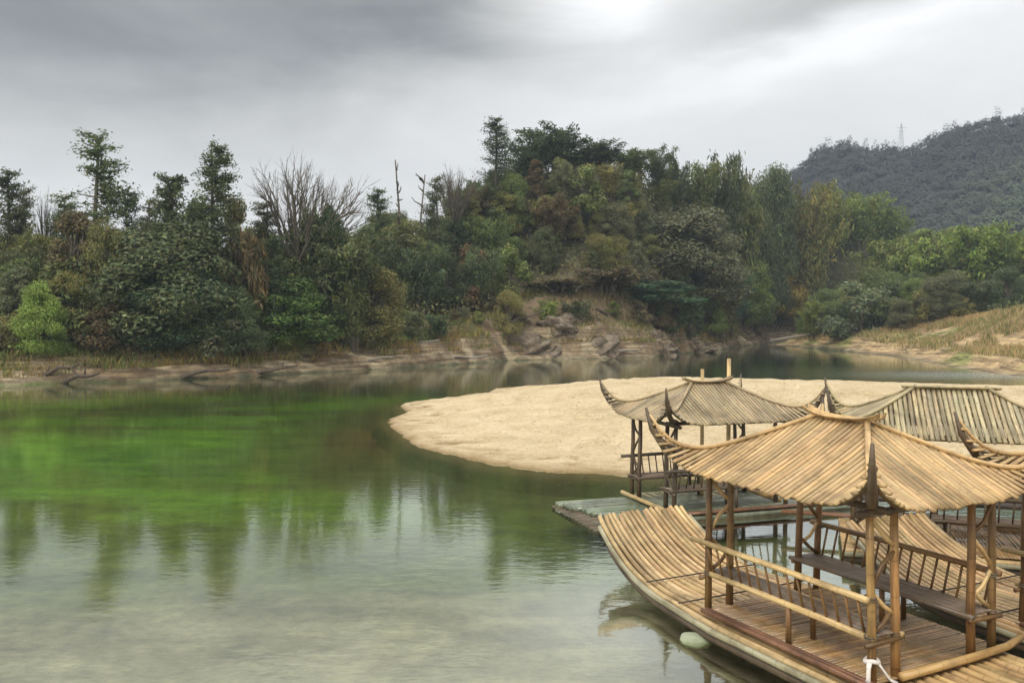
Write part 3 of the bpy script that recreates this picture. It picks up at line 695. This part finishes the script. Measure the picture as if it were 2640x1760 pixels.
# trees and bushes one can pick out
HERO=[
('wispy_tree','wispy0',25,74,398,95,DARK,'tall dark wispy tree at the far end of the left bank wood','tree'),
('bare_tree','bare1',112,78,425,70,DARK,'thin bare tree between two wispy evergreens on the left bank','tree'),
('green_bush','dense1',95,63.5,642,100,LIME,'bright green upright bush beside the grassy end of the bank','bush'),
('wispy_tree','wispy1',236,74,316,150,DARK,'tallest wispy evergreen on the left bank, sky showing through its layers','tree'),
('brown_tree','slim0',175,70,485,120,BROWN,'dull brown tree under the tallest wispy evergreen','tree'),
('brown_tree','leafy1',245,69,500,120,OLIVE,'olive brown tree between the wispy evergreen and the big dark tree','tree'),
('fir_tree','fir',400,71,413,120,DARK,'pointed dark fir rising over the big round tree','tree'),
('round_tree','dense0',400,67.5,505,300,DARK,'big dark round tree with its crown right behind the bushes','tree'),
('round_tree','dense1',405,64.8,590,235,TEAL,'blue green round tree with boughs hanging to the bank','tree'),
('wispy_tree','wispy2',500,73,342,115,DARK,'wispy evergreen between the fir and the bare spreading tree','tree'),
('bare_tree','bare0',688,77,328,270,GREY,'large bare tree with spreading fan of grey branches','tree'),
('reed_clump','reed0',580,71,535,95,BROWN,'rusty brown reed clump between two green trees','plant'),
('green_tree','dense0',645,66.5,628,215,BRIGHT,'fresh green bushy tree right of the blue green round tree','tree'),
('wispy_tree','wispy1',58,76,440,80,GREY,'grey wispy tree next to the one ending the left bank wood','tree'),
('wispy_tree','wispy2',150,77,452,75,MID,'slim wispy tree leaning on the tallest wispy evergreen, bare tree beside it','tree'),
('wispy_tree','wispy0',300,76,446,80,DARK,'slim wispy tree between the tallest wispy evergreen and the fir','tree'),
('wispy_tree','wispy1',345,77,462,70,GREY,'small grey wispy tree touching the fir','tree'),
('slender_tree','slim1',455,76,448,70,DARK,'slender dark tree filling the gap between fir and wispy evergreen','tree'),
('slender_tree','slim0',548,76,455,75,OLIVE,'slender olive tree just above the rusty brown reed clump','tree'),
('wispy_tree','wispy2',610,78,470,80,GREY,'low wispy tree at the foot of the bare spreading tree','tree'),
('slender_tree','slim1',715,79,478,80,MID,'slender green tree in front of the bare spreading tree','tree'),
('wispy_tree','wispy0',870,93,440,70,DARK,'wispy tree where the hill begins to rise, left of the tall snag','tree'),
('wispy_tree','wispy1',1000,100,412,70,GREY,'grey wispy tree between the short snag and the small bare tree','tree'),
('round_tree','leafy0',762,78,468,85,DARK,'small dark round tree beside the bare spreading tree','tree'),
('dead_tree','snag0',922,97,372,None,GREY,'tall dead snag with a broken top','tree'),
('dead_tree','snag1',966,98,402,None,GREY,'short leaning dead snag next to the tall one','tree'),
('bare_tree','bare1',1045,104,366,95,GREY,'small bare tree left of the tall layered evergreen on the hill','tree'),
('wispy_tree','wispy0',1140,112,278,72,DARK,'tall layered evergreen standing highest on the hill','tree'),
('bamboo','bamboo0',1212,118,316,100,DARK,'dark bamboo plume beside the tall layered evergreen','bamboo'),
('bamboo','bamboo1',1280,120,288,130,DARK,'highest bamboo plume on the hill crest','bamboo'),
('bamboo','bamboo2',1380,124,328,90,DARK,'dark drooping bamboo plume next below the highest one','bamboo'),
('bamboo','bamboo3',1447,127,343,90,MID,'feathery bamboo plume in the middle of the crest','bamboo'),
('bamboo','bamboo0',1512,130,337,66,DARK,'narrow upright bamboo plume on the crest','bamboo'),
('bamboo','bamboo1',1552,132,362,45,DARK,'smallest pointed bamboo plume on the crest','bamboo'),
('bamboo','bamboo2',1650,138,348,80,DARK,'lone bamboo plume sticking up right of the crest','bamboo'),
('bamboo','bamboo3',1600,135,372,95,MID,'mid green bamboo plume just left of the lone plume','bamboo'),
('bamboo','bamboo0',1693,141,388,115,MID,'broad bamboo plume between the lone plume and the dark round tree','bamboo'),
('bamboo','bamboo2',1845,152,412,100,OLIVE,'olive bamboo just right of the dark round tree','bamboo'),
('leafy_tree','leafy1',1740,143,395,95,DARK,'dark leafy tree touching the dark round tree on the crest','tree'),
('bamboo','bamboo1',1330,122,345,90,DARK,'dark bamboo plume in the dip beside the highest plume','bamboo'),
('round_tree','leafy2',1778,146,374,115,DARK,'dark round tree ending the hill crest before the far mountain','tree'),
('red_shrub','shrub0',1085,99,560,85,RUST,'rusty red shrub in the middle of the slope','bush'),
('red_shrub','shrub1',1060,97,640,90,RUST,'lower rusty red shrub on the slope','bush'),
('yellow_bush','shrub2',948,95,588,62,YELLOW,'small yellow green bush among dark trees on the slope','bush'),
('yellow_bush','shrub0',1170,101,562,95,YGREEN,'yellow green bush above the bare rock bank','bush'),
('grey_tree','leafy3',1585,112,470,235,GREY,'big grey green tree over the water at the foot of the hill','tree'),
('green_bush','shrub1',1500,104.5,640,190,TEAL,'blue green bush overhanging the rock bank','bush'),
('lime_tree','leafy1',1700,127,556,115,YGREEN,'yellow green tree between the grey green tree and the yellow bush','tree'),
('yellow_bush','leafy2',1790,131,602,105,YELLOW,'golden yellow feathery bush by the bend of the river','bush'),
('brown_shrub','reed0',1285,103,640,150,BROWN,'dry brown thicket above the bare rock bank','bush'),
('brown_shrub','reed1',1390,105,610,130,BROWN,'dry brown thicket under the blue green bush','bush'),
('dark_tree','leafy0',1650,118,600,150,TEAL,'dark bushy tree leaning over the river bend','tree'),
('green_tree','bamboo3',1905,176,432,95,LIME,'bright yellow green bamboo below the far mountain','bamboo'),
('green_tree','bamboo2',1965,180,438,90,YGREEN,'second bright bamboo below the far mountain','bamboo'),
('green_tree','bamboo1',2040,182,472,100,LIME,'light green bamboo at the low end of the hill crest','bamboo'),
('dead_tree','snag1',2155,120,636,None,GREY,'pale dead trunk leaning among the bushes on the right bank','tree'),
]
for nm,key,px,d,top,w,col,lab,cat in HERO: plant(nm,key,px,d,lab,cat,col,top=top,w=w,inland=(w or 60)/K*d*.27+3.0)

SKX=[0,40,70,150,200,300,360,440,560,640,760,830,880,950,1050,1110,1180,1300,1400,1500,1600,1700,1800,1850,2000,2080,2200,2352,2700]
SKY=[450,450,480,492,485,482,485,490,515,505,482,500,458,425,420,405,360,348,358,378,378,392,398,435,455,492,503,505,500]
ORD=['first','second','third','fourth','fifth','sixth','seventh','eighth','ninth','tenth','eleventh','twelfth','thirteenth','fourteenth','fifteenth','sixteenth','seventeenth','eighteenth','nineteenth','twentieth']
ORD+=['twenty '+q for q in ORD[:9]]+['thirtieth']+['thirty '+q for q in ORD[:9]]
KD={'leafy':('leafy_tree','leafy tree','tree'),'slim':('slender_tree','slender tree','tree'),'bamboo':('bamboo','bamboo plume','bamboo'),'wispy':('wispy_tree','wispy tree','tree'),
    'dense':('round_tree','round bushy tree','tree'),'shrub':('bush','low bush','bush'),'reed':('reed_clump','reed clump','plant'),'snag':('dead_tree','bare dead stem','tree'),'fir':('fir_tree','fir','tree')}
CN={DARK:'dark green',TEAL:'blue green',MID:'mid green',OLIVE:'olive',BRIGHT:'fresh green',BROWN:'brown',GREY:'grey green',YGREEN:'yellow green',LIME:'lime green',RUST:'rusty',STRAW:'straw coloured',YELLOW:'yellow'}
def scatter(n,px0,px1,d0,d1,kinds,cols,h0,h1,zone,where,seed,wk=1.0,head=6):
    r=random.Random(seed); got=[]; tries=0
    while len(got)<n and tries<n*30:
        tries+=1
        px=px0+(px1-px0)*((len(got)+r.random())/n) if tries<n*15 else r.uniform(px0,px1); d=r.uniform(d0,d1); x=gx(px,d)
        Lq,Rq=land_dist(np.array([x]),np.array([d]))
        if max(Lq[0],Rq[0])<2.0: continue
        zb=float(ground_h(np.array([x]),np.array([d]))[0]); h=r.uniform(h0,h1)
        lim=gz(np.interp(px,SKX,SKY)+r.uniform(head,head+38),d)-zb
        if lim<h0*.55: continue
        h=min(h,lim); key=r.choice(kinds); col=r.choice(cols)
        got.append((px,d,key,col,h,r.uniform(.85,1.2)*wk))
    return [(zone,where)+g for g in got]
ALL=[]
ALL+=scatter(34,-30,880,71,84,['leafy0','leafy1','leafy3','slim0','slim1','bamboo0','bamboo1','bamboo3','wispy0','wispy2'],[DARK,DARK,MID,OLIVE,GREY,MID],6,11,'wood on the left bank','in the left bank wood',1)
ALL+=scatter(17,-20,880,67,71,['leafy0','leafy1','leafy3','slim1','shrub2'],[DARK,MID,OLIVE,BROWN,GREY],3.5,7,'front of the left bank wood','along the left bank',2)
ALL+=scatter(34,700,1190,90,112,['leafy0','leafy1','leafy3','slim0','slim1','bamboo0','bamboo2','wispy1','wispy2'],[DARK,MID,MID,GREY,OLIVE,DARK],5,9.5,'left shoulder of the hill','on the hill shoulder',3)
ALL+=scatter(56,1060,1720,105,123,['leafy0','leafy1','leafy3','shrub0','bamboo1','slim0','bamboo2','slim1'],[MID,GREY,OLIVE,OLIVE,DARK,YGREEN,BROWN],3.5,6.5,'front slope of the hill','on the front slope',4)
ALL+=scatter(32,1040,1850,117,134,['bamboo0','bamboo1','bamboo2','bamboo3','bamboo0','slim0','wispy1'],[DARK,DARK,MID,MID,OLIVE],6,10,'hill crest','along the hill crest',5,1.0,2)
ALL+=scatter(72,1640,2420,146,205,['bamboo0','bamboo1','bamboo2','bamboo3','leafy0','leafy2'],[MID,YGREEN,LIME,LIME,YGREEN],4,9,'far slope','below the mountain',6,1.0,2)
ALL+=scatter(18,2060,2420,140,172,['bamboo0','bamboo1','bamboo2','bamboo3','slim1'],[LIME,YGREEN,LIME,MID],13,19,'far right edge','below the low mountain flank',12,1.15,0)
ALL+=scatter(12,1860,2040,126,140,['leafy0','leafy3','slim1','bamboo1'],[MID,YGREEN,OLIVE],4,7.5,'behind the bank tip','behind the tip of the tan bank',10,1.0,60)
ALL+=scatter(14,1830,2110,134,166,['bamboo0','bamboo2','leafy0','leafy3','shrub1'],[MID,YGREEN,LIME,YGREEN],3,6.5,'lower far slope','low on the far slope',9,1.1,40)
ALL+=scatter(26,1880,2400,114,140,['leafy0','leafy1','leafy3','shrub0','shrub2','bamboo3'],[MID,GREY,DARK,YGREEN,OLIVE],4,7.5,'right bank','behind the tan bank',7)
ALL+=scatter(18,1640,2380,136,150,['leafy0','leafy2','leafy3','bamboo1','dense0'],[MID,DARK,GREY,YGREEN],6,9,'river bend','behind the river bend',8)
# bushes at the water's edge
def edge_bushes(n,x0,x1,seed,where,right=False):
    r=random.Random(seed);o=[]
    for i in range(n):
        if right: y=80+(x0+(x1-x0)*(i+r.random())/n)*60; x=float(np.interp(y,RBY,RBX))+r.uniform(13,20)
        else: x=x0+(x1-x0)*(i+r.random())/n; y=float(np.interp(x,SHX,SHY))+r.uniform(4.2,7.5)
        o.append(('water edge',where,1176+x/y*K,y,r.choice(['shrub0','shrub1','shrub2','shrub2','reed0','reed1']),r.choice([MID,OLIVE,YGREEN,GREY,BRIGHT,BROWN,DARK]),r.uniform(1.1,2.9),r.uniform(.9,1.4)))
    return o
ALL+=edge_bushes(26,-38,0,31,'above the earth bank')
ALL+=edge_bushes(18,0,42,32,'at the foot of the hill')
ALL+=edge_bushes(10,0,1,33,'on the tan grass bank',True)
groups={}
for z,wh,px,d,key,col,h,wk in ALL:
    kd=KD[key.rstrip('0123456789')]; groups.setdefault((kd,CN[col],wh),[]).append((px,d,key,col,h,wk))
for (kd,cn,wh),items in groups.items():
    items.sort()
    for i,(px,d,key,col,h,wk) in enumerate(items):
        lab=f'{cn} {kd[1]} {wh}' if len(items)==1 else f'{ORD[i]} {cn} {kd[1]} from the left {wh}'
        o=plant(kd[0],key,px,d,lab,kd[2],col,h=h,group=f'trees and bushes {wh}')
        if o: s=o.scale; o.scale=(s[0]*wk,s[1]*wk,s[2])

# undergrowth and grass: uncountable, one object each
def ug(name,label,n,box,cond,size,aspect,hmax,cols,seed,cat,up=.6):
    rs=np.random.RandomState(seed); X=rs.uniform(box[0],box[1],n*6);Y=rs.uniform(box[2],box[3],n*6)
    Lq,Rq=land_dist(X,Y); k=np.nonzero(cond(X,Y,Lq,Rq,rs.uniform(0,1,len(X))))[0][:n]; X=X[k];Y=Y[k]
    H=ground_h(X,Y); m=fbm(X,Y,2.6,3,seed); Z=H+hmax*rs.uniform(0,1,len(X))**1.3*(.25+1.2*m)
    P=np.stack([X,Y,Z],1); N=unit(rs.normal(0,.6,(len(X),3))+np.array([0,-.3,up]))
    cols=np.array(cols); ci=np.clip((fbm(X,Y,5,3,seed+3)*1.8-.4+rs.normal(0,.18,len(X)))*len(cols),0,len(cols)-1).astype(int)
    me=leaf_mesh(name,P,N,size,aspect,rs,cols[ci]*tints(len(X),rs,.22,.08),0)
    o=bpy.data.objects.new(name,me); COL.objects.link(o); return tag(o,label,cat,None,'stuff')
ug('undergrowth','tangled undergrowth covering the slopes under the trees',170000,(-70,110,58,205),lambda X,Y,L,Rr,q:((L>3.2)&(L<90)&(q<1.0-L/140)&~((np.abs(X-6)<11)&(L<6)))|((Rr>14)&(Rr<40)),.36,.55,2.3,[DARK,MID,BROWN,OLIVE,GREY,MID,OLIVE,BROWN],81,'undergrowth')
def blades(name,label,n,box,cond,hb,cols,seed,wid=.05):
    rs=np.random.RandomState(seed); X=rs.uniform(box[0],box[1],n*6);Y=rs.uniform(box[2],box[3],n*6)
    Lq,Rq=land_dist(X,Y); k=np.nonzero(cond(X,Y,Lq,Rq,fbm(X,Y,3,3,seed),rs.uniform(0,1,len(X))))[0][:n]; X=X[k];Y=Y[k];n=len(X)
    H=ground_h(X,Y)-.05; B=np.stack([X,Y,H],1); a=rs.uniform(0,6.28,n); hh=hb*rs.uniform(.4,1.2,n)*(.5+fbm(X,Y,2,2,seed+5))
    ln=np.stack([np.cos(a),np.sin(a),0*a],1)*(hh*rs.uniform(.1,.6,n))[:,None]; w=np.stack([-np.sin(a),np.cos(a),0*a],1)*wid
    up=np.stack([0*a,0*a,hh],1)
    V=np.stack([B-w,B+w,B+up*.6+ln*.35+w*.7,B+up+ln],1).reshape(-1,3)
    cols=np.array(cols); ci=np.clip((fbm(X,Y,4,3,seed+7)*1.8-.4+rs.normal(0,.15,n))*len(cols),0,len(cols)-1).astype(int)
    o=bpy.data.objects.new(name,np_mesh(name,V,np.arange(len(V)).reshape(-1,4),M['leaf'],np.repeat(cols[ci]*tints(n,rs,.2,.06),4,axis=0),link=False))
    COL.objects.link(o); return tag(o,label,'grass',None,'stuff')
blades('dry_grass','dry yellow and green grass along the top of the earth bank',80000,(-60,40,50,140),lambda X,Y,L,Rr,m,q:(L>1.3)&(L<8)&(m+.25*(X<-18)>.43),.62,[(.21,.155,.065),(.17,.165,.06),(.10,.14,.045),(.23,.185,.095),(.12,.10,.055)],91,.028)
blades('tan_reed_grass','tan reed grass over the right bank',75000,(38,85,66,150),lambda X,Y,L,Rr,m,q:(Rr>2.2)&(Rr<26)&(m>.42),.62,[(.32,.255,.15),(.27,.22,.13),(.13,.155,.06),(.35,.29,.19),(.20,.19,.10)],92,.03)

# rocks, roots and logs on the far bank
def rock_mat():
    m,t,out=material('brown_rock'); pos=t.new('ShaderNodeNewGeometry').outputs['Position']
    a=t.noise(t.scale(pos,(.8,.8,1.6)),.9,5,.65,.6); b=t.noise(pos,5,4,.65)
    c=t.ramp(t.m('ADD',t.m('MULTIPLY',a,.7),t.m('MULTIPLY',b,.3)),[(.34,(.06,.04,.025)),(.46,(.17,.13,.09)),(.56,(.26,.21,.15)),(.68,(.36,.30,.22))])
    principled(t,out,c,.9,t.bump(t.m('ADD',a,t.m('MULTIPLY',b,.5)),1.0,.5),.15); return m
M['rock']=rock_mat()
for i,(px,d,py,r,sq,lab) in enumerate([
 (1205,96.5,792,3.0,(1.3,.9,.75),'large pale brown boulder at the foot of the rock bank'),
 (1330,100,790,3.4,(1.4,.9,.8),'widest brown rock mass of the rock bank, cracked and bare'),
 (1440,101.5,802,1.9,(1.2,.9,1.0),'rounded pale rock with an arched root in front of it'),
 (1300,99,745,2.6,(1.5,.8,.8),'upper brown rock ledge under the dry thicket'),
 (1120,93.5,800,1.6,(1.5,.8,.6),'low flat brown rock at the left end of the rock bank'),
 (1480,104,775,2.3,(1.3,.9,.8),'brown rock shoulder behind the rounded pale rock'),
 (1610,113,806,1.9,(1.8,.8,.6),'long low rock at the foot of the dark bushy tree'),
 (1075,91.5,808,1.4,(1.7,.8,.6),'smallest flat rock at the muddy end of the rock bank'),
 (1540,104,805,1.8,(1.5,.8,.7),'dark rock below the overhanging blue green bush')]):
    blob('boulder',(gx(px,d),d+.8,gz(py,d)-.35*r*sq[2]),r*.86,M['rock'],20+i,lab,'rock',sq,.95,5,rnd.random()*3)
def root_log(name,pts,r,label,cat,mat='drift',br=3,seed=0):
    rs=np.random.RandomState(seed+900);mb=MB();P=[np.array(p,float) for p in pts]
    mb.tube(P,[r*(1-.6*i/(len(P)-1)) for i in range(len(P))],7)
    for i in range(br):
        k=rs.randint(0,len(P)-1);a=P[k]+(P[k+1]-P[k])*rs.random()
        e=a+np.array([rs.normal(0,.8),rs.normal(0,.3),rs.uniform(-.5,.9)]); mb.tube([a,(a+e)/2+rs.normal(0,.08,3),e],[r*.5,r*.35,r*.15],5)
    return tag(mb.build(name,M[mat]),label,cat)
for i,(p0,y0,p1,y1,lab) in enumerate([
 (5,876,75,848,'forked dark driftwood root nearest the grassy end of the bank'),(70,880,170,838,'long dark root slanting down to the water'),
 (140,882,215,858,'low dark root touching the water'),(180,838,192,876,'short upright root stub on the bank'),
 (285,872,300,846,'pale root stub under the orange grass'),(400,872,520,852,'dark log at the waterline below the round tree'),
 (540,864,680,842,'thin brown log on the mud bank'),(760,848,900,822,'long grey root along the mud bank'),
 (850,800,1010,782,'grey root along the top of the mud bank'),(960,838,1120,818,'pale flat root at the water under the mud bank'),
 (1100,770,1250,715,'dark overhanging root edge above the cave in the rock bank'),(1340,712,1420,722,'dark root ledge on top of the rock bank')]):
    pa,pb=[],[]
    d=float(np.interp(gx((p0+p1)/2,75),SHX,SHY)) if p0<700 else {760:77,850:84,960:85,1100:95,1340:101}[p0]
    d+=.2
    if p0<700:
        d=HC*K/(max(y0,y1)-722)+.5
    P=[]
    for t in np.linspace(0,1,6):
        P.append((gx(p0+(p1-p0)*t,d)+rnd.uniform(-.1,.1),d+1.2*abs(t-.3)+rnd.uniform(-.15,.15),gz(y0+(y1-y0)*t,d)+.35*math.sin(t*3.1)*rnd.uniform(-.3,1)))
    root_log('driftwood',P,.20,lab,'driftwood','palewood' if 'pale' in lab or 'grey' in lab else 'drift',2,i)
def stick(px0,py0,px1,py1,d,r,label,cat='log',name='log',mat='palewood'):
    P=[(gx(px0+(px1-px0)*t,d),d+.3*t,gz(py0+(py1-py0)*t,d)+.12*math.sin(3.14*t)) for t in np.linspace(0,1,5)]
    return root_log(name,P,r,label,cat,mat,1,int(px0))
stick(1768,784,1905,764,135,.30,'pale fallen trunk lying across the tip of the right bank')
stick(1862,770,1886,728,134,.16,'pale stick leaning up from the fallen trunk','stick','stick')
stick(938,768,941,738,86,.17,'short white stump standing in the grass','stump','stump')
stick(1415,808,1468,806,98.5,.22,'pale arched root in front of the rounded rock','root','arched_root')

# ------------------------------------------------------------------ far mountain with its forest and pylon
RX=[1500,1700,1790,1830,1880,1940,2000,2080,2150,2250,2352,2500,2800,3300]
RY=[640,500,425,392,350,334,354,350,314,288,272,245,230,330]
def hill_z(s,t):
    """s photo column of the ridge line, t 0 foot .. 1 ridge .. 1.5 far side"""
    top=gz(np.interp(s,RX,RY)+9,400)
    f=np.where(t<=1,t**.9,1-(t-1)*.9)
    return -4+(top+4)*f
ss=np.linspace(1500,3300,150);tt=np.linspace(0,1.5,60)
S,T=np.meshgrid(ss,tt); HY=255+145*T; HX=(S-1176)/K*400*(.80+.20*T); HZ=hill_z(S,T)+5*(fbm(HX,HY,40,4,7)-.5)*np.minimum(T*2,1)*(T<.97)
M['hill']=plain('mountain_soil',(.030,.034,.034),.95,0,.05)
ih=np.arange(S.size).reshape(S.shape)
tag(np_mesh('hill',np.stack([HX,HY,HZ],-1).reshape(-1,3),np.stack([ih[:-1,:-1],ih[:-1,1:],ih[1:,1:],ih[1:,:-1]],-1).reshape(-1,4),M['hill'],smooth=True),'dark wooded mountain beyond the river','mountain',kind='structure')
rs2=np.random.RandomState(77)
nt=5200; s_=np.concatenate([rs2.uniform(1650,2950,nt),rs2.uniform(1780,2700,170)]);t_=np.concatenate([1-rs2.uniform(0,1,nt)**1.3*.95,np.full(170,1.0)+rs2.uniform(-.01,.02,170)])
hx=(s_-1176)/K*400*(.80+.20*t_);hy=255+145*t_;hz=hill_z(s_,t_)
P=[];N=[];Tn=[]
for i in range(len(s_)):
    m=52 if i<nt else 70; w=rs2.uniform(1.2,3.2); hh=rs2.uniform(1.6,5.0)*(1.0 if i<nt else rs2.uniform(.7,1.9)); w*=1.0 if i<nt else .7
    d=unit(rs2.normal(size=(m,3))); d[:,2]=np.abs(d[:,2])*1.0
    P.append(np.array([hx[i],hy[i],hz[i]+hh*.3])+d*np.array([w,w,hh*.7])*rs2.uniform(.75,1.08,(m,1)))
    N.append(unit(d*.5+rs2.normal(0,.10,(m,3))+[0,-.35,.6]))
    g=float(gauss(s_[i],t_[i]*100,2330,40,240,30)); br=float(gauss(s_[i],t_[i]*100,2200,26,110,10))
    col=np.array([.030,.034,.037])*(1-g)+np.array([.078,.118,.072])*g; col=col*(1-br)+np.array([.075,.06,.055])*br
    Tn.append(col*tints(m,rs2,.06,.02)*math.exp(rs2.normal(0,.19)))
fm=leaf_mesh('mountain_forest',np.concatenate(P),np.concatenate(N),.80,.85,rs2,np.concatenate(Tn)); fo=bpy.data.objects.new('mountain_forest',fm); COL.objects.link(fo)
tag(fo,'dark far off forest covering the mountain','forest',None,'stuff')
M['steel']=plain('grey_steel',(.26,.27,.28),.5)
p=MB(); x0=gx(2064,400); zt=gz(286,400); zb=gz(352,400)
for sx_ in (-1,1):
    for sy_ in (-1,1): p.tube([(x0+sx_*1.1,400+sy_*1.1,zb-2),(x0+sx_*.35,400+sy_*.35,zt-2.5),(x0,400,zt)],.065,5)
for i,z in enumerate(np.linspace(zb,zt-2.5,7)):
    h=1.1-.75*(z-zb)/(zt-2.5-zb); p.tube([(x0-h,400-h,z),(x0+h*.9,400-h*.9,z+1.3)],.035,4); p.tube([(x0+h,400-h,z),(x0-h*.9,400-h*.9,z+1.3)],.035,4)
pt=empty('power_pylon',(0,0,0),0,'thin grey lattice power pylon on the mountain ridge','pylon')
p.build('lattice_mast',M['steel'],pt)
for z,wd in ((zt-2.3,2.4),(zt-3.9,1.7)):
    q=MB(); q.tube([(x0-wd,400,z),(x0,400,z+.25),(x0+wd,400,z)],.06,5); q.build('crossarm',M['steel'],pt)

# ------------------------------------------------------------------ sky, sun, air
SUN_EL,SUN_AZ=R(41),R(212)      # azimuth clockwise from +y (view direction)
w=bpy.data.worlds.new('World'); scene.world=w; w.use_nodes=True
t=NT(w.node_tree); t.n.clear(); out=t.new('ShaderNodeOutputWorld')
sky=t.new('ShaderNodeTexSky',sky_type='NISHITA'); sky.sun_disc=False; sky.sun_elevation=SUN_EL; sky.sun_rotation=SUN_AZ
b1=t.new('ShaderNodeBackground'); t.l.new(sky.outputs[0],b1.inputs[0]); b1.inputs[1].default_value=.08
vec=t.new('ShaderNodeTexCoord').outputs['Generated']
sp=t.new('ShaderNodeSeparateXYZ'); t.put(sp.inputs[0],vec)
az=t.m('ARCTAN2',sp.outputs[0],sp.outputs[1]); el=t.m('ARCSINE',sp.outputs[2])
cv=t.new('ShaderNodeCombineXYZ'); t.put(cv.inputs[0],az); t.put(cv.inputs[1],t.m('MULTIPLY',el,2.6))
nz=t.noise(cv.outputs[0],3.2,5,.55,.6); nz2=t.noise(cv.outputs[0],9,4,.5)
azw=t.m('ADD',az,t.m('MULTIPLY',t.m('SUBTRACT',nz,.5),.16)); elw=t.m('ADD',el,t.m('MULTIPLY',t.m('SUBTRACT',nz2,.5),.07))
val=t.m('ADD',.89,t.m('MULTIPLY',t.m('SUBTRACT',nz,.5),.34))
def cloud(v,px,py,rx,ry,slope,amp):
    a0,e0=math.atan((px-1176)/K),math.atan((722-py)/K); ca,sa=math.cos(slope),math.sin(slope)
    da=t.m('SUBTRACT',azw,a0); de=t.m('SUBTRACT',elw,e0)
    p=t.m('ADD',t.m('MULTIPLY',da,ca*K/rx),t.m('MULTIPLY',de,sa*K/rx)); q=t.m('ADD',t.m('MULTIPLY',da,-sa*K/ry),t.m('MULTIPLY',de,ca*K/ry))
    r2=t.m('ADD',t.m('MULTIPLY',p,p),t.m('MULTIPLY',q,q))
    return t.m('ADD',v,t.m('MULTIPLY',t.m('POWER',2.718,t.m('MULTIPLY',r2,-1.0)),amp))
for a in ((300,105,760,235,-.06,-.54),(930,40,330,110,-.05,-.34),(1440,20,190,105,.12,.36),(1820,40,420,55,.19,-.27),(2000,130,560,48,.21,.18),(1250,260,620,110,.10,.10),(-600,150,500,300,0,-.2),(3000,200,500,200,0,.1)):
    val=cloud(val,*a)
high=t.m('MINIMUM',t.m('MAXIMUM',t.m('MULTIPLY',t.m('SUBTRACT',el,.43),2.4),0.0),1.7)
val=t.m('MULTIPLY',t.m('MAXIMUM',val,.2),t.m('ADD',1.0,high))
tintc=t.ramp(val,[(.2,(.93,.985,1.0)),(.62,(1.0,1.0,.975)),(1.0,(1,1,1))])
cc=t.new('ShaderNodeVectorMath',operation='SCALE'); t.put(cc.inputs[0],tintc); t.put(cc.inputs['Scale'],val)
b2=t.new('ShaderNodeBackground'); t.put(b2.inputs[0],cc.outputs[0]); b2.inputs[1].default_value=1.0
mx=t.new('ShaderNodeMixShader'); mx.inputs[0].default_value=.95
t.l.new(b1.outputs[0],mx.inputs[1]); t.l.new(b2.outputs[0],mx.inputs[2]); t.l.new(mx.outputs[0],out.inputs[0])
sd_=bpy.data.lights.new('sun','SUN'); sd_.energy=1.9; sd_.angle=R(14); sd_.color=(1,.95,.86)
so=bpy.data.objects.new('sun',sd_); COL.objects.link(so)
dv=Vector((math.sin(SUN_AZ)*math.cos(SUN_EL),math.cos(SUN_AZ)*math.cos(SUN_EL),math.sin(SUN_EL)))
so.rotation_euler=dv.to_track_quat('Z','Y').to_euler(); so.location=dv*50

HAZE=True
if HAZE:
    hz_=MB(); hz_.box((150,300,65),(1700,1000,140))
    m,t2,o2=material('haze'); pv=t2.new('ShaderNodeVolumePrincipled'); pv.inputs['Density'].default_value=.0004; pv.inputs['Color'].default_value=(.72,.85,1,1); pv.inputs['Anisotropy'].default_value=.2
    t2.l.new(pv.outputs[0],o2.inputs['Volume'])
    tag(hz_.build('haze',m,smooth=False),'thin pale air over the river and mountain','haze',kind='stuff')

vs=scene.view_settings; vs.view_transform='Standard'; vs.look='None'; vs.exposure=0; vs.gamma=1
scene.cycles.use_denoising=True
scene.cycles.max_bounces=8; scene.cycles.transparent_max_bounces=12; scene.cycles.volume_bounces=0
